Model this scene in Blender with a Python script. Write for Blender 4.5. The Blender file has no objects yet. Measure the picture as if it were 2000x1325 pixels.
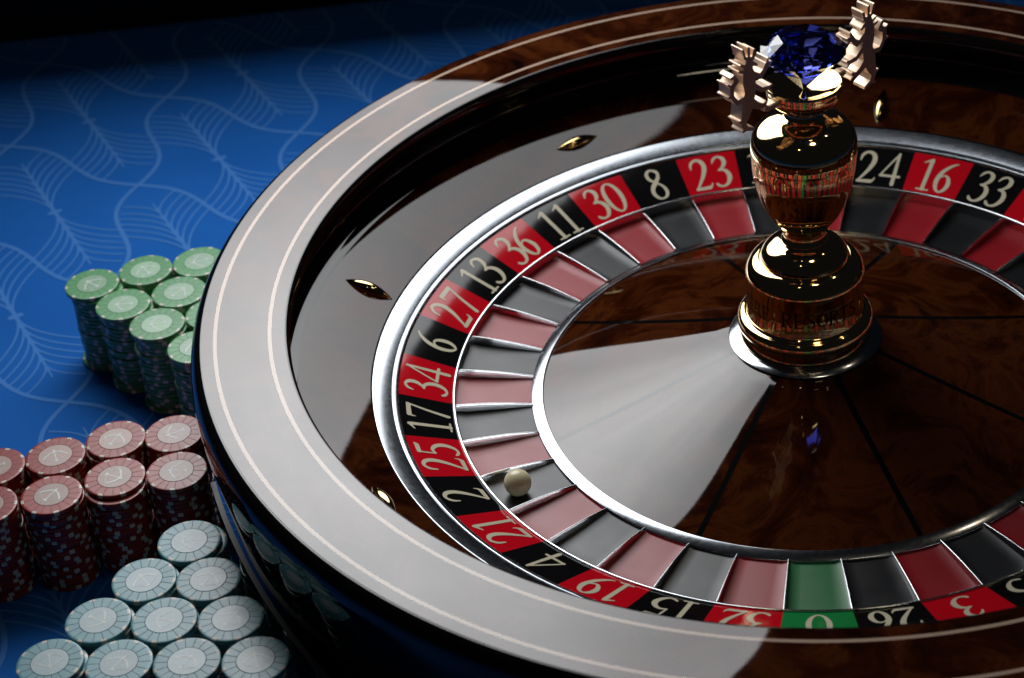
import bpy, bmesh, math, random
from mathutils import Vector, Matrix
import numpy as np

# ---------------------------------------------------------------- camera, light, exposure
U = 0.268            # metres per working unit (the number ring has radius 1 unit)
ZW = 0.265           # height of the number ring above the table, in units
sc = bpy.context.scene
C = bpy.context.collection
PI = math.pi
rnd = random.Random(7)

cam_d = bpy.data.cameras.new('camera')
cam = bpy.data.objects.new('camera', cam_d); C.objects.link(cam); sc.camera = cam
rot = Matrix(((0.99345138, 0.11323947, -0.01520472),
              (-0.07769903, 0.57201543, -0.81655447),
              (-0.08376887, 0.81238856, 0.57706812)))
M4 = rot.to_4x4(); M4.translation = Vector((-0.78926*U, -4.23909*U, (3.14107+ZW)*U))
cam.matrix_world = M4
cam_d.sensor_width = 36; cam_d.lens = 36*4216.09/2000
cam_d.clip_start = 0.05; cam_d.clip_end = 60
cam_d.dof.use_dof = True
cam_d.dof.focus_distance = 5.02*U
cam_d.dof.aperture_fstop = 9.5

w = bpy.data.worlds.new('World'); sc.world = w; w.use_nodes = True
w.node_tree.nodes['Background'].inputs[0].default_value = (0.010, 0.012, 0.016, 1)
w.node_tree.nodes['Background'].inputs[1].default_value = 0.35
sc.view_settings.view_transform = 'Standard'; sc.view_settings.look = 'None'
sc.view_settings.exposure = 0; sc.view_settings.gamma = 1

def area(name, center, ex, ey, sx, sy, power, col, shape='RECTANGLE'):
    d = bpy.data.lights.new(name, 'AREA'); d.shape = shape; d.size = sx*U
    if shape in ('RECTANGLE', 'ELLIPSE'): d.size_y = sy*U
    d.energy = power; d.color = col
    o = bpy.data.objects.new(name, d); C.objects.link(o)
    X = Vector(ex).normalized(); Y = Vector(ey); Y = (Y - X*Y.dot(X)).normalized(); Z = X.cross(Y)
    m = Matrix((X, Y, Z)).transposed().to_4x4()
    m.translation = Vector(center)*U + Vector((0, 0, ZW*U)); o.matrix_world = m
    return o
# big softbox hanging behind and to the left of the wheel, tilted down towards it
SR, RAD = 1.42, 8.2
softbox = area('softbox_light', (-1.20, 1.74, 2.16), (-1, 0, 0), (0, -0.287, 0.958), 2*SR, 2*SR, RAD*math.pi*math.pi*SR*SR*U*U, (0.97, 0.985, 1.0), 'DISK')
# a diffuser is brighter in its middle than at its edge, with faint folds in the cloth
sd = softbox.data; sd.use_nodes = True
sn, sk = sd.node_tree.nodes, sd.node_tree.links
em_ = sn['Emission']
tcs = sn.new('ShaderNodeTexCoord'); geo = sn.new('ShaderNodeNewGeometry')
vsub = sn.new('ShaderNodeVectorMath'); vsub.operation = 'DISTANCE'; vsub.inputs[1].default_value = tuple(softbox.matrix_world.translation)
sk.new(geo.outputs['Position'], vsub.inputs[0])
mr = sn.new('ShaderNodeMapRange'); mr.interpolation_type = 'SMOOTHSTEP'
mr.inputs['From Min'].default_value = 0.0; mr.inputs['From Max'].default_value = SR*U
mr.inputs['To Min'].default_value = 1.08; mr.inputs['To Max'].default_value = 0.46
sk.new(vsub.outputs['Value'], mr.inputs['Value'])
nz = sn.new('ShaderNodeTexNoise'); nz.inputs['Scale'].default_value = 5.0; nz.inputs['Detail'].default_value = 3
sk.new(geo.outputs['Position'], nz.inputs['Vector'])
mr2 = sn.new('ShaderNodeMapRange'); mr2.inputs['From Min'].default_value = 0.3; mr2.inputs['From Max'].default_value = 0.7; mr2.inputs['To Min'].default_value = 0.86; mr2.inputs['To Max'].default_value = 1.12
sk.new(nz.outputs['Fac'], mr2.inputs['Value'])
mu = sn.new('ShaderNodeMath'); mu.operation = 'MULTIPLY'; sk.new(mr.outputs[0], mu.inputs[0]); sk.new(mr2.outputs[0], mu.inputs[1])
sk.new(mu.outputs[0], em_.inputs['Strength'])
# small warm ceiling downlights
def bulb(p, power, r=0.035):
    d = bpy.data.lights.new('ceiling_downlight', 'POINT'); d.energy = power; d.color = (1.0, 0.83, 0.6); d.shadow_soft_size = r
    o = bpy.data.objects.new('ceiling_downlight', d); C.objects.link(o); o.location = (p[0]*U, p[1]*U, (p[2]+ZW)*U)
bulb((0.9, -1.0, 5.2), 2.6, 0.085)
bulb((3.2, 1.6, 6.5), 1.2, 0.03)
bulb((-1.6, -3.4, 6.5), 0.8, 0.03)

# ---------------------------------------------------------------- materials
def mat(name, col, rough=0.5, metal=0.0, spec=0.5, coat=0.0, coat_rough=0.03, ior=1.5, trans=0.0):
    m = bpy.data.materials.new(name); m.use_nodes = True
    b = m.node_tree.nodes['Principled BSDF']; I = b.inputs
    I['Base Color'].default_value = (*col, 1); I['Roughness'].default_value = rough; I['Metallic'].default_value = metal
    I['Specular IOR Level'].default_value = spec; I['IOR'].default_value = ior
    I['Coat Weight'].default_value = coat; I['Coat Roughness'].default_value = coat_rough
    I['Transmission Weight'].default_value = trans
    return m
def nodes(m): return m.node_tree.nodes, m.node_tree.links, m.node_tree.nodes['Principled BSDF']
def tex_noise(m, scale, detail=4, rough=0.55, dist=0.0, coord='Object', stretch=None):
    n, l, b = nodes(m)
    tc = n.new('ShaderNodeTexCoord'); t = n.new('ShaderNodeTexNoise')
    t.inputs['Scale'].default_value = scale; t.inputs['Detail'].default_value = detail
    t.inputs['Roughness'].default_value = rough; t.inputs['Distortion'].default_value = dist
    if stretch:
        mp = n.new('ShaderNodeMapping'); mp.inputs['Scale'].default_value = stretch
        l.new(tc.outputs[coord], mp.inputs[0]); l.new(mp.outputs[0], t.inputs['Vector'])
    else: l.new(tc.outputs[coord], t.inputs['Vector'])
    return t
def ramp(m, src, stops):
    n, l, b = nodes(m); r = n.new('ShaderNodeValToRGB')
    e = r.color_ramp.elements
    while len(e) < len(stops): e.new(0.5)
    for k, (p, c) in enumerate(stops): e[k].position = p; e[k].color = (*c, 1)
    l.new(src, r.inputs[0]); return r
def bump(m, src, strength, dist=0.001):
    n, l, b = nodes(m); bp = n.new('ShaderNodeBump'); bp.inputs['Strength'].default_value = strength
    bp.inputs['Distance'].default_value = dist; l.new(src, bp.inputs['Height']); l.new(bp.outputs[0], b.inputs['Normal']); return bp
def rough_var(m, src, lo, hi):
    n, l, b = nodes(m); mr = n.new('ShaderNodeMapRange'); mr.inputs['To Min'].default_value = lo; mr.inputs['To Max'].default_value = hi
    l.new(src, mr.inputs['Value']); l.new(mr.outputs[0], b.inputs['Roughness'])

def burl(name, dark=1.0, scale=16):
    m = mat(name, (0.05, 0.02, 0.01), rough=0.02, spec=0.54)
    n, l, b = nodes(m)
    t = tex_noise(m, scale, 8, 0.66, 1.1)
    r = ramp(m, t.outputs['Fac'], [(0.30, (0.010*dark, 0.0026*dark, 0.0009*dark)), (0.46, (0.070*dark, 0.0135*dark, 0.0032*dark)),
                                   (0.56, (0.155*dark, 0.037*dark, 0.0085*dark)), (0.72, (0.028*dark, 0.0075*dark, 0.0022*dark))])
    l.new(r.outputs[0], b.inputs['Base Color'])
    t2 = tex_noise(m, 9, 2, 0.5)
    t3 = tex_noise(m, 70, 5, 0.6); ad = n.new('ShaderNodeMath'); ad.operation = 'MULTIPLY_ADD'; ad.inputs[1].default_value = 0.05
    l.new(t3.outputs['Fac'], ad.inputs[0]); l.new(t2.outputs['Fac'], ad.inputs[2])
    bump(m, ad.outputs[0], 0.07, 0.0012)
    t4 = tex_noise(m, 30, 6, 0.7); rough_var(m, t4.outputs['Fac'], 0.012, 0.035)
    return m
MT = {}
MT['burl_rim'] = burl('rim burl veneer', .38, 24)
MT['burl_slope'] = burl('bowl burl veneer', .32, 20)
MT['burl_cone'] = burl('cone burl veneer', .37, 20)
MT['burl_slope'].node_tree.nodes['Principled BSDF'].inputs['Specular IOR Level'].default_value = 0.38
MT['black_lacquer'] = mat('black piano lacquer', (0.004, 0.004, 0.0045), rough=0.02, spec=0.5)
MT['black_line'] = mat('black inlay line', (0.003, 0.003, 0.003), rough=0.05)
MT['inlay'] = mat('pale copper inlay', (0.47, 0.34, 0.26), rough=0.025, spec=0.6)
steel = MT['steel'] = mat('brushed steel', (0.46, 0.49, 0.53), rough=0.16, metal=1)
t = tex_noise(steel, 260, 5, 0.6); rough_var(steel, t.outputs['Fac'], 0.09, 0.20)
t = tex_noise(steel, 60, 8, 0.7); bump(steel, t.outputs['Fac'], 0.03, 0.0004)
MT['chrome'] = mat('polished chrome', (0.80, 0.82, 0.84), rough=0.10, metal=1)
t = tex_noise(MT['chrome'], 300, 4, 0.6); rough_var(MT['chrome'], t.outputs['Fac'], 0.07, 0.16)
MT['gold'] = mat('polished gold', (0.96, 0.72, 0.38), rough=0.055, metal=1)
t = tex_noise(MT['gold'], 25, 3, 0.5); bump(MT['gold'], t.outputs['Fac'], 0.03, 0.0006)
MT['brass'] = mat('polished brass', (0.72, 0.55, 0.25), rough=0.07, metal=1)
MT['rose'] = mat('satin rose gold', (0.86, 0.67, 0.51), rough=0.5, metal=1)
t = tex_noise(MT['rose'], 120, 4, 0.6); rough_var(MT['rose'], t.outputs['Fac'], 0.40, 0.58)
MT['engrave'] = mat('engraved lettering', (0.022, 0.014, 0.007), rough=0.5, spec=0.3)
MT['gem'] = mat('blue cut crystal', (0.085, 0.13, 1.0), rough=0.0, trans=1.0, ior=1.7)
for nm, c in (('red', (0.50, 0.004, 0.012)), ('black', (0.0045, 0.0045, 0.005)), ('green', (0.010, 0.20, 0.050))):
    m = MT['num_'+nm] = mat(nm+' number plate', c, rough=0.07, spec=0.5)
    t = tex_noise(m, 40, 3, 0.5); rough_var(m, t.outputs['Fac'], 0.03, 0.07)
for nm, c in (('red', (0.27, 0.006, 0.012)), ('black', (0.008, 0.009, 0.011)), ('green', (0.012, 0.14, 0.042))):
    m = MT['pocket_'+nm] = mat(nm+' pocket lacquer', c, rough=0.33, spec=0.5)
    t = tex_noise(m, 900, 3, 0.6); bump(m, t.outputs['Fac'], 0.12, 0.0002); 
    t = tex_noise(m, 60, 4, 0.6); rough_var(m, t.outputs['Fac'], 0.27, 0.40)
MT['numeral'] = mat('cream numeral print', (0.56, 0.51, 0.38), rough=0.12)
ball_m = MT['ball'] = mat('ivory ball', (0.74, 0.67, 0.44), rough=0.2)
t = tex_noise(ball_m, 120, 4, 0.6); rough_var(ball_m, t.outputs['Fac'], 0.09, 0.22)

felt = MT['felt'] = mat('blue felt', (0.008, 0.07, 0.33), rough=0.9, spec=0.15)
n, l, b = nodes(felt)
t = tex_noise(felt, 1400, 3, 0.6); t2 = tex_noise(felt, 9, 3, 0.5)
mx = n.new('ShaderNodeMix'); mx.data_type = 'FLOAT'; mx.inputs['Factor'].default_value = 0.35
l.new(t2.outputs['Fac'], mx.inputs[2]); l.new(t.outputs['Fac'], mx.inputs[3])
r = ramp(felt, mx.outputs[0], [(0.25, (0.005, 0.088, 0.37)), (0.75, (0.011, 0.122, 0.46))]); l.new(r.outputs[0], b.inputs['Base Color'])
bump(felt, t.outputs['Fac'], 0.25, 0.0003)
prt = MT['print'] = mat('pale blue felt print', (0.085, 0.235, 0.58), rough=0.9, spec=0.15)
n, l, b = nodes(prt); t = tex_noise(prt, 1400, 3, 0.6)
r = ramp(prt, t.outputs['Fac'], [(0.25, (0.040, 0.160, 0.48)), (0.75, (0.062, 0.208, 0.55))]); l.new(r.outputs[0], b.inputs['Base Color'])
bump(prt, t.outputs['Fac'], 0.25, 0.0003)
MT['leather'] = mat('black leather rail', (0.004, 0.004, 0.005), rough=0.6, spec=0.25)
MT['acrylic'] = mat('smoked acrylic', (0.16, 0.17, 0.18), rough=0.03, trans=1.0, ior=1.45)
MT['acrylic_edge'] = mat('frosted acrylic edge', (0.20, 0.20, 0.21), rough=0.45)
def plastic(name, col, rough=0.30, spec=0.55):
    m = mat(name, col, rough=rough, spec=spec)
    n, l, b = nodes(m); oi = n.new('ShaderNodeObjectInfo'); hs = n.new('ShaderNodeHueSaturation'); mr = n.new('ShaderNodeMapRange')
    mr.inputs['To Min'].default_value = 0.88; mr.inputs['To Max'].default_value = 1.10
    l.new(oi.outputs['Random'], mr.inputs['Value']); l.new(mr.outputs[0], hs.inputs['Value']); hs.inputs['Color'].default_value = (*col, 1)
    l.new(hs.outputs[0], b.inputs['Base Color'])
    t = tex_noise(m, 130, 5, 0.65); rough_var(m, t.outputs['Fac'], rough*.75, rough*1.35)
    t = tex_noise(m, 500, 3, 0.6, coord='Object'); bump(m, t.outputs['Fac'], 0.10, 0.0002)
    return m
CH = {'green': ((0.085, 0.29, 0.115), (0.26, 0.42, 0.29), (0.03, 0.15, 0.06)),
      'red':   ((0.27, 0.022, 0.016), (0.36, 0.25, 0.22), (0.13, 0.005, 0.006)),
      'blue':  ((0.10, 0.29, 0.34), (0.30, 0.42, 0.46), (0.02, 0.09, 0.11))}
for k, (a, i, g) in CH.items():
    MT['chip_'+k] = plastic(k+' chip clay', a)
    MT['inlay_'+k] = plastic(k+' chip inlay', i, 0.26)
    MT['line_'+k] = plastic(k+' chip groove', g, 0.6)
MT['spot'] = plastic('white chip spot', (0.60, 0.56, 0.49), 0.3)
MT['emblem'] = plastic('white emblem print', (0.50, 0.55, 0.53), 0.26)

# ---------------------------------------------------------------- mesh helpers
def make_mesh(name, v, f, mats, fm=None, smooth=False, sharp=None):
    me = bpy.data.meshes.new(name)
    me.from_pydata([(x*U, y*U, z*U) for x, y, z in v], [], f); me.update()
    for m in mats: me.materials.append(m)
    if fm is not None: me.polygons.foreach_set('material_index', fm)
    if smooth:
        me.polygons.foreach_set('use_smooth', [True]*len(f))
        if sharp is not None: me.set_sharp_from_angle(angle=math.radians(sharp))
    return me
def obj(name, me, parent=None, loc=None, rz=0.0):
    o = bpy.data.objects.new(name, me); C.objects.link(o)
    if parent is not None: o.parent = parent
    if loc is not None: o.location = Vector(loc)*U
    o.rotation_euler = (0, 0, rz)
    return o
def tag(o, label, cat, group=None):
    o['label'] = label; o['category'] = cat
    if group: o['group'] = group
    return o
def empty(name, loc):
    o = bpy.data.objects.new(name, None); C.objects.link(o); o.location = Vector(loc)*U; o.empty_display_size = 0.02
    return o
def lathe(profile, seg=192, a0=0.0, a1=2*PI, mod=None):
    """surface of revolution; profile is a list of (r, z), from outside to inside for upward faces"""
    full = abs(a1-a0-2*PI) < 1e-6
    cols = seg if full else seg+1
    v, f = [], []
    for r, z in profile:
        for j in range(cols):
            a = a0+(a1-a0)*j/seg
            rr = r if mod is None else r*mod(a, z)
            v.append((rr*math.cos(a), rr*math.sin(a), z))
    for i in range(len(profile)-1):
        for j in range(seg):
            k = (j+1) % cols
            f.append((i*cols+j, i*cols+k, (i+1)*cols+k, (i+1)*cols+j))
    return v, f
def spline(pts, n=6):
    """Catmull-Rom through tuples of any length"""
    P = [np.array(p, float) for p in pts]; P = [2*P[0]-P[1]]+P+[2*P[-1]-P[-2]]
    out = []
    for i in range(1, len(P)-2):
        for k in range(n):
            t = k/n
            out.append(0.5*((2*P[i])+(-P[i-1]+P[i+1])*t+(2*P[i-1]-5*P[i]+4*P[i+1]-P[i+2])*t*t+(-P[i-1]+3*P[i]-3*P[i+1]+P[i+2])*t**3))
    out.append(P[-2]); return [tuple(float(x) for x in o) for o in out]

# shapes drawn as strokes of varying width, merged into one clean flat outline
def strokes_field(strokes, X, Y):
    d = np.full(X.shape, 9.0)
    for s in strokes:
        for (x0, y0, w0), (x1, y1, w1) in zip(s[:-1], s[1:]):
            m = max(w0, w1)+0.05
            dx, dy = x1-x0, y1-y0; L = dx*dx+dy*dy+1e-12
            t = np.clip(((X-x0)*dx+(Y-y0)*dy)/L, 0, 1)
            d = np.minimum(d, np.hypot(X-x0-t*dx, Y-y0-t*dy)-(w0+(w1-w0)*t)/2)
    return d
def fill(strokes, res):
    xs = [p[0] for s in strokes for p in s]; ys = [p[1] for s in strokes for p in s]; wm = max(p[2] for s in strokes for p in s)
    x0, x1, y0, y1 = min(xs)-wm, max(xs)+wm, min(ys)-wm, max(ys)+wm
    nx, ny = int((x1-x0)/res)+2, int((y1-y0)/res)+2
    gx = x0+np.arange(nx)*res; gy = y0+np.arange(ny)*res
    X, Y = np.meshgrid(gx, gy, indexing='ij'); D = strokes_field(strokes, X, Y)
    inside = D < 0
    any4 = inside[:-1, :-1] | inside[1:, :-1] | inside[:-1, 1:] | inside[1:, 1:]
    v, f, idx = [], [], {}
    def vert(key, p):
        if key not in idx: idx[key] = len(v); v.append(p)
        return idx[key]
    for i, j in zip(*np.nonzero(any4)):
        cs = [(i, j), (i+1, j), (i+1, j+1), (i, j+1)]; poly = []
        for a in range(4):
            p, q = cs[a], cs[(a+1) % 4]; dp, dq = D[p], D[q]
            if dp < 0: poly.append(vert(p, (gx[p[0]], gy[p[1]])))
            if (dp < 0) != (dq < 0):
                t = min(max(dp/(dp-dq), 0.02), 0.98); k = (min(p, q), max(p, q))
                poly.append(vert(k, (gx[p[0]]+(gx[q[0]]-gx[p[0]])*t, gy[p[1]]+(gy[q[1]]-gy[p[1]])*t)))
        if len(poly) >= 3: f.append(tuple(poly))
    return v, f

T, t_ = 0.125, 0.048
def ell(cx, cy, rx, ry, thick, thin, a0=0, a1=360, tilt=0):
    s = []
    for k in range(41):
        a = math.radians(a0+(a1-a0)*k/40)
        wd = thin+(thick-thin)*abs(math.cos(a+tilt))**1.5
        s.append((cx+rx*math.cos(a), cy+ry*math.sin(a), wd))
    return s
G = {
 '0': [ell(.30, .5, .22, .455, T, t_)],
 '1': [[(.31, .03, .11), (.31, .93, .11)], [(.14, .022, .045), (.48, .022, .045)], [(.31, .95, .07), (.22, .89, .055), (.12, .84, .03)]],
 '2': [spline([(.09, .70, .04), (.13, .86, .075), (.27, .955, .075), (.42, .88, .115), (.46, .70, .13), (.38, .47, .11), (.23, .24, .075), (.08, .05, .05)]),
       [(.08, .05, .085), (.46, .05, .10)], [(.46, .05, .095), (.53, .10, .05), (.56, .19, .02)]],
 '3': [spline([(.10, .78, .03), (.16, .90, .07), (.28, .96, .06), (.41, .88, .11), (.42, .73, .115), (.33, .60, .07), (.22, .54, .04)]),
       spline([(.22, .54, .04), (.37, .53, .085), (.47, .41, .125), (.48, .25, .13), (.39, .09, .09), (.25, .03, .055), (.13, .07, .08), (.09, .12, .07)])],
 '4': [[(.43, .96, .05), (.05, .29, .05)], [(.04, .27, .072), (.58, .27, .072)], [(.43, .97, .07), (.43, .03, .115)]],
 '5': [[(.18, .915, .10), (.44, .915, .10), (.51, .96, .03)], [(.17, .93, .05), (.12, .57, .045)],
       spline([(.12, .56, .05), (.27, .60, .075), (.42, .50, .12), (.47, .33, .135), (.39, .14, .10), (.25, .04, .055), (.13, .06, .075), (.07, .10, .06)])],
 '6': [spline([(.52, .96, .025), (.38, .88, .07), (.20, .66, .11), (.12, .38, .125), (.17, .14, .10), (.30, .035, .05), (.43, .13, .10), (.47, .30, .125), (.41, .48, .09), (.30, .545, .05), (.18, .47, .045), (.13, .38, .06)])],
 '7': [[(.10, .90, .11), (.50, .90, .10)], [(.53, .93, .05), (.36, .50, .075), (.20, .03, .105)], [(.10, .92, .06), (.06, .84, .05), (.045, .75, .02)]],
 '8': [spline([(.30, .965, .055), (.44, .87, .09), (.43, .71, .09), (.30, .56, .12), (.16, .42, .12), (.10, .25, .11), (.17, .09, .085), (.30, .035, .05), (.44, .10, .085), (.49, .25, .10),
                (.43, .42, .07), (.30, .55, .055), (.17, .68, .09), (.15, .83, .095), (.22, .93, .075), (.30, .965, .055)])],
}
G['9'] = [[(.6-x, 1-y, wd) for x, y, wd in s] for s in G['6']]
L_ = {  # capitals for the engraved ring
 'E': [[(.12, .03, .13), (.12, .97, .13)], [(.03, .03, .06), (.55, .03, .06), (.58, .2, .04)], [(.03, .97, .06), (.52, .97, .06), (.55, .82, .04)], [(.12, .52, .06), (.42, .52, .06), (.42, .40, .03)], [(.42, .52, .05), (.42, .64, .03)]],
 'I': [[(.25, .03, .13), (.25, .97, .13)], [(.08, .03, .06), (.42, .03, .06)], [(.08, .97, .06), (.42, .97, .06)]],
 'R': [[(.14, .03, .13), (.14, .97, .13)], [(.03, .03, .06), (.27, .03, .06)], spline([(.03, .97, .06), (.34, .97, .06), (.52, .86, .11), (.52, .66, .12), (.36, .52, .06), (.14, .50, .05)]), [(.32, .50, .12), (.60, .04, .12), (.68, .03, .05)]],
 'P': [[(.14, .03, .13), (.14, .97, .13)], [(.03, .03, .06), (.27, .03, .06)], spline([(.03, .97, .06), (.34, .97, .06), (.52, .86, .11), (.52, .66, .12), (.36, .50, .06), (.14, .48, .05)])],
 'S': [spline([(.50, .76, .03), (.45, .92, .06), (.28, .97, .06), (.12, .86, .11), (.12, .70, .12), (.28, .55, .14), (.46, .40, .14), (.50, .22, .12), (.40, .07, .08), (.24, .03, .05), (.10, .10, .05), (.05, .27, .03)])],
 'O': [ell(.36, .5, .31, .46, .13, .05)],
 'T': [[(.32, .03, .13), (.32, .97, .13)], [(.18, .03, .06), (.46, .03, .06)], [(.03, .80, .03), (.05, .97, .06), (.59, .97, .06), (.61, .80, .03)]],
 'M': [[(.10, .03, .05), (.14, .97, .06)], [(.14, .97, .13), (.42, .06, .12)], [(.42, .06, .04), (.72, .97, .05)], [(.74, .03, .13), (.72, .97, .13)], [(.02, .03, .05), (.2, .03, .05)], [(.64, .03, .05), (.84, .03, .05)]],
}

# ---------------------------------------------------------------- the table
def grid_plane(x0, x1, y0, y1, z): return [(x0, y0, z), (x1, y0, z), (x1, y1, z), (x0, y1, z)], [(0, 1, 2, 3)]
table = obj('table', make_mesh('table', *grid_plane(-7, 7, -6, 5, 0), [felt])); table['kind'] = 'structure'
av = np.array((0.5025, 0.2175)); bv = np.array((0.0600, 0.5580)); cv = av-bv
X0 = np.array((-1.793, 1.638))
def cell_strokes():
    S = []
    def wave(p, d, amp, n=24):
        nrm = np.array((-d[1], d[0]))/np.hypot(*d); s = []
        for k in range(n+1):
            u = k/n; q = p+d*u+nrm*amp*math.sin(2*PI*u); s.append((q[0], q[1], 0.0140))
        return s
    o = np.zeros(2)
    S.append(wave(o, bv, -0.042)); S.append(wave(o, cv, 0.030))
    ctr = av/2; P = (2*bv-av); Ld = np.hypot(*P)/2; P = P/np.hypot(*P); Q = np.array((P[1], -P[0])); Sd = np.hypot(*av)/2
    pt = lambda p, q: ctr+P*p+Q*q
    S.append([(*pt(-Ld*.72, 0), .006), (*pt(-.25, 0), .0085), (*pt(-.03, 0), .013), (*pt(.03, 0), .013), (*pt(.25, 0), .0085), (*pt(Ld*.72, 0), .006)])
    S.append([(*pt(0, -.014), .020), (*pt(0, .014), .020)])
    for sg in (-1, 1):
        for sd in (-1, 1):
            for s0, dp in ((.000, .225), (.055, .208), (.110, .185), (.165, .160), (.220, .135), (.280, .108)):
                pe = s0+dp
                qe = max(.02, Sd*(1-pe/Ld)+.028*math.sin(2*PI*(pe/Ld-.5)))
                s = []
                for k in range(13):
                    u = k/12; b1, b2 = 2*u*(1-u), u*u
                    s.append((*pt(sg*(s0+b1*dp*.5+b2*dp), sd*(b2*qe)), .0068))
                S.append(s)
    return S
cv_, cf_ = fill(cell_strokes(), 0.0035)
cell_me = make_mesh('printed_leaf', [(x, y, 0) for x, y in cv_], cf_, [prt])
for i in range(-5, 9):
    for j in range(-8, 6):
        p = X0+av*i+bv*j; c = p+av/2
        if -3.4 < c[0] < 1.9 and -1.9 < c[1] < 3.1 and math.hypot(*c) > 1.05 and not (c[0] > 0.1 and c[1] < 1.2):
            obj('printed_leaf', cell_me, table, (p[0], p[1], 0.0007+0.00012*((i*3+j) % 5)))
# padded black rail along the far side of the table
rp = spline([(2.74, 0.0), (2.71, .06), (2.72, .17), (2.80, .24), (3.05, .26), (3.30, .22), (3.36, .0)], 5)
v = []; f = []
xs = np.linspace(-6, 6, 25)
for x in xs:
    for y, z in rp: v.append((x, y, z+.001))
nr = len(rp)
for i in range(len(xs)-1):
    for k in range(nr-1): f.append((i*nr+k, i*nr+k+1, (i+1)*nr+k+1, (i+1)*nr+k))
rail = obj('table_rail', make_mesh('table_rail', v, f, [MT['leather']], smooth=True)); rail['kind'] = 'structure'

# ---------------------------------------------------------------- the bowl (fixed outer part of the wheel)
bowl = empty('roulette_bowl', (0, 0, 0))
tag(bowl, 'round lacquered wooden roulette bowl with two pale inlay rings on its rim', 'roulette bowl')
def part(name, v, f, m, parent, smooth=True, sharp=35, fm=None):
    v = [(x, y, z+ZW) for x, y, z in v]
    return obj(name, make_mesh(name, v, f, m if isinstance(m, list) else [m], fm, smooth, sharp), parent)
def rimz(r): return .2592+(r-1.34)*.032-((r-1.34)/.1)**2*.0010
shell = spline([(1.432, -.264), (1.434, -.20), (1.438, -.12), (1.446, -.03), (1.459, .07), (1.471, .15), (1.4745, .20), (1.469, .232), (1.4575, .2520), (1.446, .2595), (1.4405, .2602)], 5)
part('outer_shell', *lathe(shell, 256), MT['black_lacquer'], bowl)
def band(name, r1, r0, m, dz=0.0, nr=6):
    return part(name, *lathe([(r1+(r0-r1)*k/nr, rimz(r1+(r0-r1)*k/nr)+dz) for k in range(nr+1)], 256), m, bowl)
band('rim_veneer', 1.4405, 1.4130, MT['burl_rim'])
band('inlay_ring', 1.4130, 1.4040, MT['inlay'], 0.0, 2)
band('rim_veneer', 1.4040, 1.2840, MT['burl_rim'])
band('inlay_ring', 1.2840, 1.2750, MT['inlay'], 0.0, 2)
band('rim_veneer', 1.2750, 1.2450, MT['burl_rim'])
cove = [(1.2450, rimz(1.245))] + spline([(1.2405, .2547), (1.2365, .250), (1.2345, .243), (1.2340, .232), (1.2360, .215), (1.246, .196), (1.268, .172), (1.284, .155), (1.285, .133), (1.268, .110), (1.236, .0935)], 6)
part('ball_track', *lathe(cove, 256), MT['black_lacquer'], bowl, sharp=60)
sl = [(1.236-(1.236-1.0665)*k/8, .0935-.0644*k/8) for k in range(9)]
part('bowl_slope', *lathe(sl, 256), MT['burl_slope'], bowl)
part('slope_edge', *lathe([(1.0665, .0291), (1.0663, -.02)], 256), MT['black_lacquer'], bowl)
# brass deflectors: lens-shaped studs, every other one turned along the track
v, f = [], []
NL, NW = 20, 12
for i in range(NL+1):
    s = -1+2*i/NL; wdt = (1-abs(s)**1.75); x = s*.0665
    for k in range(NW+1):
        a = PI*k/NW
        v.append((x, math.cos(a)*.0185*wdt, math.sin(a)*.020*wdt**.9))
for i in range(NL):
    for k in range(NW): f.append((i*(NW+1)+k, (i+1)*(NW+1)+k, (i+1)*(NW+1)+k+1, i*(NW+1)+k+1))
def_me = make_mesh('deflector', v, f, [MT['brass']], smooth=True, sharp=80)
for k in range(8):
    a = math.radians(68.4+45*k); R0 = 1.137
    o = obj('deflector', def_me, bowl)
    tilt = math.atan(.38)
    Rr = Vector((math.cos(a)*math.cos(tilt), math.sin(a)*math.cos(tilt), math.sin(tilt)))
    Tt = Vector((-math.sin(a), math.cos(a), 0)); N = Rr.cross(Tt)
    X, Y = (Rr, Tt) if k % 2 == 0 else (Tt, -Rr)
    m4 = Matrix((X, Y, N)).transposed().to_4x4()
    m4.translation = Vector((math.cos(a)*R0*U, math.sin(a)*R0*U, (ZW+.0291+(R0-1.0665)*.38+.0006)*U))
    o.matrix_local = m4

# ---------------------------------------------------------------- the rotor (turning wheel head)
rotor = empty('roulette_rotor', (0, 0, ZW-.10))
tag(rotor, 'turning roulette wheel head with red and black numbers and gold central turret', 'roulette wheel')
ZR = .10
def rpart(name, v, f, m, parent=rotor, smooth=True, sharp=35, fm=None):
    if parent is rotor: v = [(x, y, z+ZR) for x, y, z in v]
    return obj(name, make_mesh(name, v, f, m if isinstance(m, list) else [m], fm, smooth, sharp), parent)
prof = [(1.0650, -.01), (1.0650, .022), (1.0648, .0240), (1.0640, .0260), (1.0625, .0272), (1.0615, .0272), (1.0608, .0270), (1.0180, .0110), (1.0174, .0107), (1.0168, .0100)] + \
       [(1.0164, .0078), (1.0160, .0064), (1.0148, .0064), (1.0142, .0078)] + [(1.0138, .0092), (1.0128, .0096), (1.0118, .0094), (1.0042, .0066), (1.0030, .0060), (1.0012, .0035), (1.0004, .0000), (1.0003, -.004)]
rpart('steel_ring', *lathe(prof, 256), MT['steel'], sharp=50)
order = [0, 32, 15, 19, 4, 21, 2, 25, 17, 34, 6, 27, 13, 36, 11, 30, 8, 23, 10, 5, 24, 16, 33, 1, 20, 14, 31, 9, 22, 18, 29, 7, 28, 12, 35, 3, 26]
reds = {1, 3, 5, 7, 9, 12, 14, 16, 18, 19, 21, 23, 25, 27, 30, 32, 34, 36}
PH = math.radians(-98.992); DA = 2*PI/37
RI, ZI = .8715, -.0474
def numz(r): return ZI+(r-RI)/(1-RI)*(-ZI)
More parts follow.
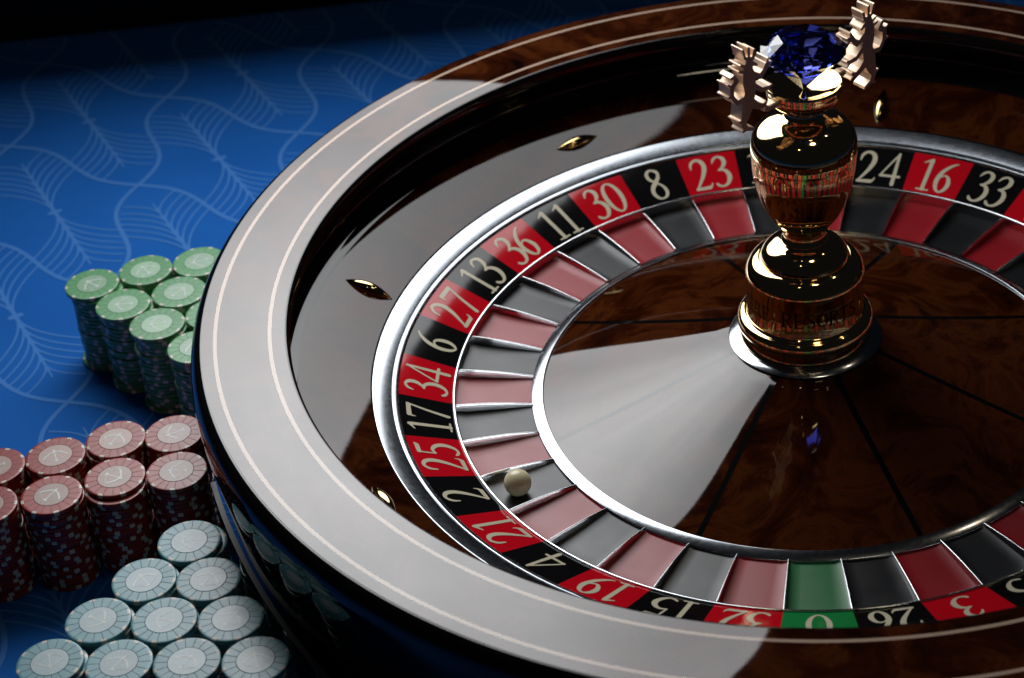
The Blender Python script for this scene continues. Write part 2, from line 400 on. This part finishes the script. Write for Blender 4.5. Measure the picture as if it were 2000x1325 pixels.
for k, n in enumerate(order):
    a = PH-k*DA; a0, a1 = a-DA/2, a+DA/2
    colr = 'green' if n == 0 else ('red' if n in reds else 'black')
    v, f = lathe([(1.0-(1.0-RI)*i/3, numz(1.0-(1.0-RI)*i/3)) for i in range(4)], 8, a0, a1)
    seg = rpart('number_plate', v, f, MT['num_'+colr]); seg['label'] = f'{colr} plate carrying the number {n}'
    # numeral: upright towards the outside
    st = []; x = 0.0
    s_ = str(n)
    for q, ch in enumerate(s_):
        g = G[ch]; xs_ = [p[0] for s in g for p in s]; lo, hi = min(xs_)-.05, max(xs_)+.05
        st += [[(p[0]-lo+x, p[1], p[2]) for p in s] for s in g]; x += hi-lo+(.035 if q < len(s_)-1 else 0)
    gv, gf = fill(st, .022)
    Hn = .107; zr = []
    for gx_, gy_ in gv:
        r = .8825+gy_*Hn; ang = a-(gx_-x/2)*Hn*.95/.945
        zr.append((r*math.cos(ang), r*math.sin(ang), numz(r)+.0009+ZR))
    o = obj('numeral', make_mesh('numeral', zr, gf, [MT['numeral']]), seg); o['label'] = f'cream numeral {n}'
    # pocket floor: shallow tray with coved edges
    v, f = [], []
    NR, NA = 8, 8
    for i in range(NR+1):
        ui = i/NR; r = .678+(.8640-.678)*ui
        ed = max(0, (ui-.90)/.10)**2*.003
        for j in range(NA+1):
            uj = j/NA; s = abs(2*uj-1); z = -.0790+.004*ui+ed+max(0, (s-.88)/.12)**2*.003
            ang = a0+(a1-a0)*uj
            v.append((r*math.cos(ang), r*math.sin(ang), z))
    for i in range(NR):
        for j in range(NA): f.append((i*(NA+1)+j, (i+1)*(NA+1)+j, (i+1)*(NA+1)+j+1, i*(NA+1)+j+1))
    pk = rpart('pocket', v, f, MT['pocket_'+colr], sharp=60); pk['label'] = f'{colr} pocket of the number {n}'
rpart('separator_ring', *lathe(spline([(.8716, -.0474), (.8712, -.0449), (.8695, -.0437), (.8660, -.0445), (.8642, -.0470), (.8638, -.056), (.8638, -.0720)], 4), 256), MT['chrome'], sharp=60)
# frets between the pockets
v, f = [], []
NF = 14
for i in range(NF+1):
    u = i/NF; r = .677+(.8645-.677)*u
    top = -.0680+.0170*u+.0035*math.sin(PI*u); base = -.0800
    cross = [(-.0027, base), (-.0019, base+(top-base)*.30), (-.0015, top-.0012), (-.0008, top-.0003), (0, top), (.0008, top-.0003), (.0015, top-.0012), (.0019, base+(top-base)*.30), (.0027, base)]
    for y, z in cross: v.append((r, y, z+ZR))
for i in range(NF):
    for k in range(8): f.append((i*9+k, (i+1)*9+k, (i+1)*9+k+1, i*9+k+1))
fret_me = make_mesh('fret', v, f, [MT['chrome']], smooth=True, sharp=60)
for k in range(37): obj('fret', fret_me, rotor, (0, 0, 0), PH-(k+.5)*DA)
rpart('cone_ring', *lathe([(.6790, -.084), (.6788, -.0760), (.6784, -.0742), (.6775, -.0731), (.6768, -.0727), (.6512, -.0662), (.6504, -.0661), (.6496, -.0665), (.6488, -.0680), (.6484, -.0720), (.648, -.078)], 256), MT['steel'], sharp=60)
def conez(r):
    u = (r-.178)/(.648-.178); return .0620-.1320*u-.004*math.sin(PI*u)
for k in range(8):
    a0, a1 = math.radians(12.5+45*k), math.radians(12.5+45*(k+1))
    v, f = [], []
    NR, NA = 20, 20
    for i in range(NR+1):
        r = .648-(.648-.170)*i/NR; da = .0072/r
        for j in range(NA+1):
            ang = a0+da+(a1-a0-2*da)*j/NA; v.append((r*math.cos(ang), r*math.sin(ang), conez(max(r, .178))))
    for i in range(NR):
        for j in range(NA): f.append((i*(NA+1)+j, i*(NA+1)+j+1, (i+1)*(NA+1)+j+1, (i+1)*(NA+1)+j))
    rpart('cone_panel', v, f, MT['burl_cone'])
    v, f = [], []
    for i in range(NR+1):
        r = .648-(.648-.170)*i/NR; da = .0072/r
        for ang in (a0-da, a0+da): v.append((r*math.cos(ang), r*math.sin(ang), conez(max(r, .178))))
    for i in range(NR): f.append((2*i, 2*i+1, 2*i+3, 2*i+2))
    rpart('cone_inlay_line', v, f, MT['black_line'])

# turret
turret = obj('turret', make_mesh('turret', *lathe([(.184, .0600+ZR), (.1845, .0635+ZR), (.182, .0655+ZR), (.160, .0720+ZR), (.140, .0760+ZR), (.05, .0765+ZR)], 128), [MT['steel']], None, True, 40), rotor)
turret['label'] = 'gold turret on a steel flange'
def tpart(name, prof, seg=160, mod=None, m=None, sharp=50):
    v, f = lathe([(r, z+ZR) for r, z in prof], seg, 0, 2*PI, mod)
    return obj(name, make_mesh(name, v, f, [m or MT['gold']], None, True, sharp), turret)
tpart('base_ring', [(.1560, .0725)] + spline([(.1580, .0760), (.1585, .0950), (.1590, .1050)], 3) + spline([(.1600, .1075), (.1625, .1160), (.1610, .1270), (.1545, .1350), (.1480, .1375)], 5) + [(.1440, .1385), (.1420, .1420), (.1400, .1430)])
tpart('lettered_drum', [(.1402, .1420), (.1395, .1450), (.1395, .2480), (.1400, .2500)])
tpart('base_shoulder', spline([(.1412, .2495), (.1415, .2530), (.1400, .2600), (.1340, .2720), (.1240, .2840), (.1120, .2905), (.1060, .2905)], 6) +
      spline([(.1050, .2925), (.1045, .2960), (.1010, .3060), (.0900, .3200), (.0740, .3310), (.0600, .3360), (.0540, .3400)], 6))
tpart('lower_neck', spline([(.0540, .3400), (.0545, .3430), (.0520, .3470), (.0490, .3520), (.0478, .3600), (.0490, .3680), (.0530, .3720)], 5))
NFL = 10
def flute(a, z):
    k = min(max((z-.385)/.04, 0), 1)*min(max((.575-z)/.02, 0), 1)
    return 1-.030*k*(1-abs(math.cos(NFL/2*a))**0.8)
# (z given to flute() includes ZR)
tpart('vase', spline([(.0530, .3720), (.0600, .3830), (.0740, .4020), (.0880, .4250), (.1010, .4560), (.1110, .4880), (.1175, .5200), (.1205, .5500), (.1210, .5700)], 6) +
      spline([(.1215, .5730), (.1220, .5900), (.1205, .6100), (.1150, .6270), (.1040, .6420), (.0880, .6540), (.0700, .6620), (.0540, .6680), (.0450, .6740)], 6), 240, lambda a, z: flute(a, z-ZR))
tpart('upper_neck', spline([(.0450, .6740), (.0430, .6800), (.0415, .6880), (.0430, .6960), (.0500, .7020)], 5))
tpart('gem_dish', spline([(.0500, .7020), (.0640, .7060), (.0760, .7150), (.0830, .7290), (.0850, .7450)], 5) + [(.0862, .7500), (.0862, .7560), (.0850, .7570), (.0835, .7560)] + spline([(.0800, .7530), (.0500, .7420), (.0200, .7370), (.0002, .7360)], 6), 128, None, None, 60)
# engraved words round the drum
word = 'EMPIRE RESORTS'; pit = math.radians(11.7)
camaz = math.atan2(-4.239, -.789)
for i, ch in enumerate(word):
    if ch == ' ': continue
    gv, gf = fill(L_[ch], .03); mxx = max(p[0] for p in gv); H = .040
    ang0 = camaz + math.radians(-6) + (i-8)*pit
    v = []
    for x, y in gv:
        an = ang0+(x-mxx/2)*H*.95/.1395; v.append((.14005*math.cos(an), .14005*math.sin(an), .176+y*H+ZR))
    obj('engraved_letter', make_mesh('engraved_letter', v, gf, [MT['engrave']]), turret)
# cut gem
def gem_mesh():
    bm = bmesh.new(); n = 8
    ring = lambda r, z, off, cnt: [bm.verts.new((r*math.cos(2*PI*(k+off)/cnt)*U, r*math.sin(2*PI*(k+off)/cnt)*U, (z+ZR)*U)) for k in range(cnt)]
    zg = .838
    table_ = ring(.056, zg+.036, 0.25, n); star = ring(.077, zg+.022, .75, n); gu = ring(.0965, zg+.003, .25, 2*n); gl = ring(.0965, zg-.003, .25, 2*n)
    pav = ring(.052, zg-.045, .25, n); tip = bm.verts.new((0, 0, (.7375+ZR)*U))
    bm.faces.new(table_)
    for k in range(n):
        k1 = (k+1) % n
        bm.faces.new((table_[k], star[k], table_[k1]))
        bm.faces.new((table_[k], star[k-1], gu[2*k], star[k]))
        bm.faces.new((star[k], gu[2*k], gu[2*k+1])); bm.faces.new((star[k], gu[2*k+1], gu[(2*k+2) % (2*n)]))
        bm.faces.new((pav[k], gl[(2*k+1) % (2*n)], gl[2*k])); bm.faces.new((pav[k], pav[k1], gl[2*k+1])); bm.faces.new((pav[k1], gl[(2*k+2) % (2*n)], gl[2*k+1]))
        bm.faces.new((tip, pav[k1], pav[k]))
    for k in range(2*n):
        k1 = (k+1) % (2*n); bm.faces.new((gu[k], gl[k], gl[k1], gu[k1]))
    bmesh.ops.recalc_face_normals(bm, faces=bm.faces)
    me = bpy.data.meshes.new('gem'); bm.to_mesh(me); bm.free(); me.materials.append(MT['gem']); return me
gem = obj('gem', gem_mesh(), turret); gem['label'] = 'large faceted blue crystal'
gem.rotation_euler = (0, 0, .3)
# the pair of cut-out heraldic beasts holding the gem
fig_strokes = [
    [(395, 540, 64), (388, 600, 84), (386, 660, 120), (392, 760, 140), (398, 850, 112), (376, 950, 128), (344, 1060, 88)],
    [(350, 524, 26), (444, 524, 26)], [(352, 520, 24), (332, 448, 24)], [(394, 520, 26), (392, 428, 26)], [(436, 520, 24), (454, 448, 24)],
    [(420, 570, 50), (470, 588, 30)], [(345, 596, 30), (304, 586, 20)], [(335, 648, 32), (290, 644, 22)],
    [(430, 680, 66), (512, 704, 50), (556, 652, 42), (586, 596, 44)], [(586, 596, 34), (636, 574, 18)], [(586, 596, 34), (600, 540, 18)], [(580, 610, 30), (630, 618, 16)],
    [(440, 790, 64), (530, 836, 46), (592, 822, 40)], [(592, 822, 32), (634, 852, 18)], [(592, 822, 32), (636, 796, 18)],
    [(400, 940, 96), (478, 986, 66), (540, 990, 44), (572, 956, 26)], [(540, 990, 36), (586, 1002, 18)],
    [(344, 1060, 88), (318, 1130, 60), (346, 1192, 50), (418, 1202, 38)], [(346, 1192, 40), (310, 1226, 20)], [(318, 1130, 40), (272, 1124, 18)],
    [(330, 905, 44), (258, 936, 44), (204, 872, 46), (206, 782, 44), (256, 728, 48), (232, 684, 34), (196, 700, 20)], [(206, 782, 36), (166, 760, 16)], [(204, 872, 36), (164, 880, 16)]]
fig_v, fig_f = fill(fig_strokes, 9.0)
def fig_mesh(mir):
    th = .036; dh = Vector((.847, .531, 0)); nn = Vector((.531, -.847, 0))
    bm = bmesh.new(); A, B = [], []
    for x, y in fig_v:
        x, y = 410+(x-410)*.97, 830+(y-830)*.97
        px, py = 1380+x/4.9075, y/4.9075
        h = (px-1569-(20 if not mir else 26))/737; z = .802-(py-126+228*h-10)/760-(.034 if mir else 0)
        p = dh*(-h if mir else h)
        A.append(bm.verts.new(((p.x+nn.x*th/2)*U, (p.y+nn.y*th/2)*U, (z+ZR)*U)))
        B.append(bm.verts.new(((p.x-nn.x*th/2)*U, (p.y-nn.y*th/2)*U, (z+ZR)*U)))
    cnt = {}
    for ff in fig_f:
        bm.faces.new([A[q] for q in ff]); bm.faces.new([B[q] for q in reversed(ff)])
        for q in range(len(ff)):
            e = (ff[q], ff[(q+1) % len(ff)]); k = (min(e), max(e)); cnt[k] = None if k in cnt else e
    for e in cnt.values():
        if e: bm.faces.new((A[e[0]], B[e[0]], B[e[1]], A[e[1]]))
    bmesh.ops.recalc_face_normals(bm, faces=bm.faces)
    me = bpy.data.meshes.new('heraldic_figure'); bm.to_mesh(me); bm.free(); me.materials.append(MT['rose']); return me
for mir, lab in ((False, 'cut-out rose gold crowned beast on the near left of the gem'), (True, 'cut-out rose gold crowned beast on the far right of the gem')):
    o = obj('heraldic_figure', fig_mesh(mir), turret); o['label'] = lab
# bracket arms that carry the figures from the dish
for s in (-1, 1):
    bm = bmesh.new(); dh = Vector((.847, .531, 0))
    bmesh.ops.create_cube(bm, size=1)
    bmesh.ops.bevel(bm, geom=bm.edges[:], offset=.12, segments=2, affect='EDGES')
    for vt in bm.verts:
        co = vt.co.copy(); p = dh*(s*(.098+co.x*.050)) + Vector((.531, -.847, 0))*co.y*.022
        vt.co = Vector((p.x, p.y, .738+ZR+co.z*.014))*U
    me = bpy.data.meshes.new('figure_bracket'); bm.to_mesh(me); bm.free(); me.materials.append(MT['rose']); obj('figure_bracket', me, turret)

# ---------------------------------------------------------------- the ball
bm = bmesh.new(); bmesh.ops.create_uvsphere(bm, u_segments=48, v_segments=24, radius=.0325*U)
me = bpy.data.meshes.new('roulette_ball'); bm.to_mesh(me); bm.free(); me.materials.append(ball_m)
me.polygons.foreach_set('use_smooth', [True]*len(me.polygons))
ball = obj('roulette_ball', me, None, (-.7375, -.3119, ZW-.0770+.0325))
tag(ball, 'small ivory roulette ball resting in the black pocket below number 2', 'ball')

# ---------------------------------------------------------------- chip guard
gc = (.912, .329); gR = 2.4225
def arc_strip(r0, r1, z0, z1, d0, d1, n=60):
    v, f = [], []
    for k in range(n+1):
        a = math.radians(d0+(d1-d0)*k/n)
        for r, z in ((r0, z0), (r1, z0), (r1, z1), (r0, z1)): v.append((gc[0]+r*math.cos(a), gc[1]+r*math.sin(a), z))
    for k in range(n):
        for q in range(4): f.append((k*4+q, k*4+(q+1) % 4, k*4+4+(q+1) % 4, k*4+4+q))
    f.append((0, 1, 2, 3)); f.append((n*4+3, n*4+2, n*4+1, n*4))
    return v, f
guard = obj('chip_guard', make_mesh('chip_guard', *arc_strip(gR-.006, gR+.006, .001, ZW-.0640, 191.6, 224), [MT['acrylic']]))
tag(guard, 'thin curved smoked acrylic strip standing between the chips and the wheel', 'chip guard')
obj('top_edge', make_mesh('top_edge', *arc_strip(gR-.0062, gR+.0062, ZW-.0638, ZW-.0600, 191.6, 224), [MT['acrylic_edge']]), guard)

# ---------------------------------------------------------------- chips
CR, CT = .0735, .01222
def chip_mesh(colr):
    prof = [(0.0005, CT), (CR*.90, CT), (CR*.955, CT), (CR*.985, CT-.0006), (CR, CT-.0020), (CR, .0020), (CR*.985, .0006), (CR*.955, .0001), (CR*.5, .0001)]
    seg = 72; v, f = [], []; fm = []
    for r, z in prof:
        for j in range(seg): a = 2*PI*j/seg; v.append((r*math.cos(a), r*math.sin(a), z))
    for i in range(len(prof)-1):
        for j in range(seg):
            k = (j+1) % seg; f.append((i*seg+j, (i+1)*seg+j, (i+1)*seg+k, i*seg+k)); fm.append(1 if 1 <= i <= 6 and j % 9 < 2 else 0)
    me = make_mesh(colr+'_chip', v, f, [MT['chip_'+colr], MT['spot']], fm, True, 25)
    return me
def disc(r, z0, z1, seg=64):
    v = [(r*math.cos(2*PI*j/seg), r*math.sin(2*PI*j/seg), z0) for j in range(seg)]+[(r*.99*math.cos(2*PI*j/seg), r*.99*math.sin(2*PI*j/seg), z1) for j in range(seg)]
    f = [(j, (j+1) % seg, seg+(j+1) % seg, seg+j) for j in range(seg)]+[tuple(seg+j for j in range(seg))]
    return v, f
def groove_mesh(colr):
    v, f = [], []; z = CT+.00025; w_ = .00062
    for k in range(18):
        a = 2*PI*(k+.5)/18; c, s = math.cos(a), math.sin(a)
        b0 = len(v)
        for r in (CR*.578, CR*.945):
            for q in (-w_, w_): v.append((r*c-q*s, r*s+q*c, z))
        f.append((b0, b0+2, b0+3, b0+1))
    b0 = len(v)
    for j in range(64):
        a = 2*PI*j/64
        for r in (CR*.562, CR*.580): v.append((r*math.cos(a), r*math.sin(a), z+.00005))
    for j in range(64): k = (j+1) % 64; f.append((b0+2*j, b0+2*j+1, b0+2*k+1, b0+2*k))
    return make_mesh('groove', v, f, [MT['line_'+colr]])
em = [spline([(-.030, -.008, .0022), (-.0265, -.002, .0042), (-.018, .006, .0042), (-.009, .0125, .0040), (0, .0135, .0040), (.009, .0125, .0040), (.018, .006, .0042), (.0265, -.002, .0042), (.030, -.008, .0022)], 4),
      [(0, -.022, .0032), (0, .022, .0032)], [(0, .0245, .001), (0, .018, .0085)], [(0, -.019, .003), (-.005, -.0245, .0035)], [(0, -.019, .003), (.005, -.0245, .0035)], [(0, -.0205, .006), (0, -.024, .006)],
      [(-.0265, -.008, .0011), (-.008, -.021, .0011)], [(.0265, -.008, .0011), (.008, -.021, .0011)]]
ev, ef = fill(em, .0009)
emb_me = make_mesh('emblem', [(x, y, CT+.0007) for x, y in ev], ef, [MT['emblem']])
chip_me = {k: chip_mesh(k) for k in CH}; inl_me = {k: make_mesh('inlay', *disc(CR*.563, CT-.0001, CT+.0004), [MT['inlay_'+k]]) for k in CH}; gr_me = {k: groove_mesh(k) for k in CH}

ORD = ['topmost', 'second', 'third', 'fourth', 'fifth', 'sixth', 'seventh', 'eighth', 'ninth', 'tenth', 'eleventh', 'twelfth', 'thirteenth', 'fourteenth', 'fifteenth', 'sixteenth', 'seventeenth', 'eighteenth', 'nineteenth', 'lowest']
GREEN = [((-1.8149, .7150), 'leftmost green stack', 35, (.012, -.004)), ((-1.6714, .7546), 'middle green stack of the back row', 20, (0, 0)), ((-1.5245, .7665), 'right green stack of the back row', 95, (0, 0)),
         ((-1.7226, .5975), 'left green stack of the second row', 75, (.008, 0)), ((-1.5738, .6281), 'right green stack of the second row', -55, (0, 0)),
         ((-1.6251, .4861), 'left green stack of the third row', 85, (.006, .002)), ((-1.4778, .5057), 'half hidden right green stack of the third row', 40, (0, 0)), ((-1.5184, .3612), 'front green stack against the wheel', 15, (.004, 0))]
RED = [((-1.9882, -.0528), 'back red stack cut by the left picture edge', 100, (0, 0)), ((-1.8431, -.0358), 'left of the three whole red stacks in back', 5, (0, 0)), ((-1.6990, .0037), 'middle of the three whole red stacks in back', -40, (-.004, -.008)), ((-1.5553, -.0002), 'back red stack touching the wheel', 105, (0, 0)),
       ((-1.9908, -.2006), 'front red stack cut by the left picture edge', 120, (0, 0)), ((-1.8382, -.1866), 'left of the three whole red stacks in front', -45, (0, 0)), ((-1.6903, -.1460), 'middle of the three whole red stacks in front', -130, (.0, -.015)), ((-1.5422, -.1502), 'front red stack touching the wheel', 70, (0, 0))]
BLUE = [((-1.4996, -.4161), 'light blue stack nearest the red chips', 85, (.012, .004)), ((-1.5962, -.5333), 'left light blue stack in the row of two', 20, (.006, .004)), ((-1.4505, -.5557), 'right light blue stack of the row of two', -45, (0, 0)),
        ((-1.6903, -.6508), 'left light blue stack of the row of three', -135, (.006, .004)), ((-1.5434, -.6746), 'middle light blue stack of the row of three', 60, (0, 0)), ((-1.3961, -.6942), 'right light blue stack of the row of three', -45, (.004, 0)),
        ((-1.7850, -.7676), 'first light blue stack of the front row', 180, (.008, .004)), ((-1.6342, -.7950), 'second light blue stack of the front row', -45, (.0, 0)), ((-1.4872, -.8146), 'third light blue stack of the front row', -45, (0, 0)), ((-1.3393, -.8340), 'fourth light blue stack of the front row', 0, (.004, 0))]
NCH = 20
SHOW = {'green': [20, 4, 3, 20, 3, 20, 3, 17], 'red': [9, 9, 8, 15, 20, 20, 19, 16], 'blue': [8, 4, 6, 5, 6, 6, 3, 3, 5, 6]}
rest_v, rest_f, rest_m = [], [], []
slot = {'green': 0, 'red': 1, 'blue': 2}
for colr, word_, L in (('green', 'green', GREEN), ('red', 'red', RED), ('blue', 'light blue', BLUE)):
    me = chip_me[colr]; mv = [tuple(q.co/U) for q in me.vertices]; mf = [tuple(q.vertices) for q in me.polygons]; mm = [q.material_index for q in me.polygons]
    for ((cx, cy), desc, ang, off), show in zip(L, SHOW[colr]):
        dx, dy = off
        for k in range(NCH):
            lev = NCH-1-k      # level above the table
            jx, jy = rnd.gauss(0, .0014), rnd.gauss(0, .0014)
            first = k == 0; rz = math.radians(ang+10) if first else rnd.uniform(0, 2*PI)
            bx = 0 if (first or k == NCH-1) else dx; by = 0 if (first or k == NCH-1) else dy
            if first: jx = jy = 0
            x, y, z = cx+bx+jx, cy+by+jy, .001+lev*CT*1.0008
            if k >= show:      # nothing of it shows: goes into the joined remainder
                b0 = len(rest_v); c, s_ = math.cos(rz), math.sin(rz)
                rest_v += [(x+p[0]*c-p[1]*s_, y+p[0]*s_+p[1]*c, z+p[2]) for p in mv]
                rest_f += [tuple(q+b0 for q in ff) for ff in mf]; rest_m += [3 if q else slot[colr] for q in mm]
                continue
            o = obj('poker_chip', me, None, (x, y, z), rz)
            lab = (f'topmost {word_} chip, on the ' if k == 0 else (f'lowest {word_} chip in the ' if k == NCH-1 else f'{ORD[k]} chip down in the ')) + desc
            tag(o, lab, 'poker chip', f'{word_} poker chips')
            if first:
                obj('inlay', inl_me[colr], o); obj('groove', gr_me[colr], o); obj('emblem', emb_me, o)
rest = obj('poker_chips', make_mesh('poker_chips', rest_v, rest_f, [MT['chip_green'], MT['chip_red'], MT['chip_blue'], MT['spot']], rest_m, True, 25))
rest['kind'] = 'stuff'; rest['label'] = 'lower chips hidden inside the packed stacks'; rest['category'] = 'poker chips'
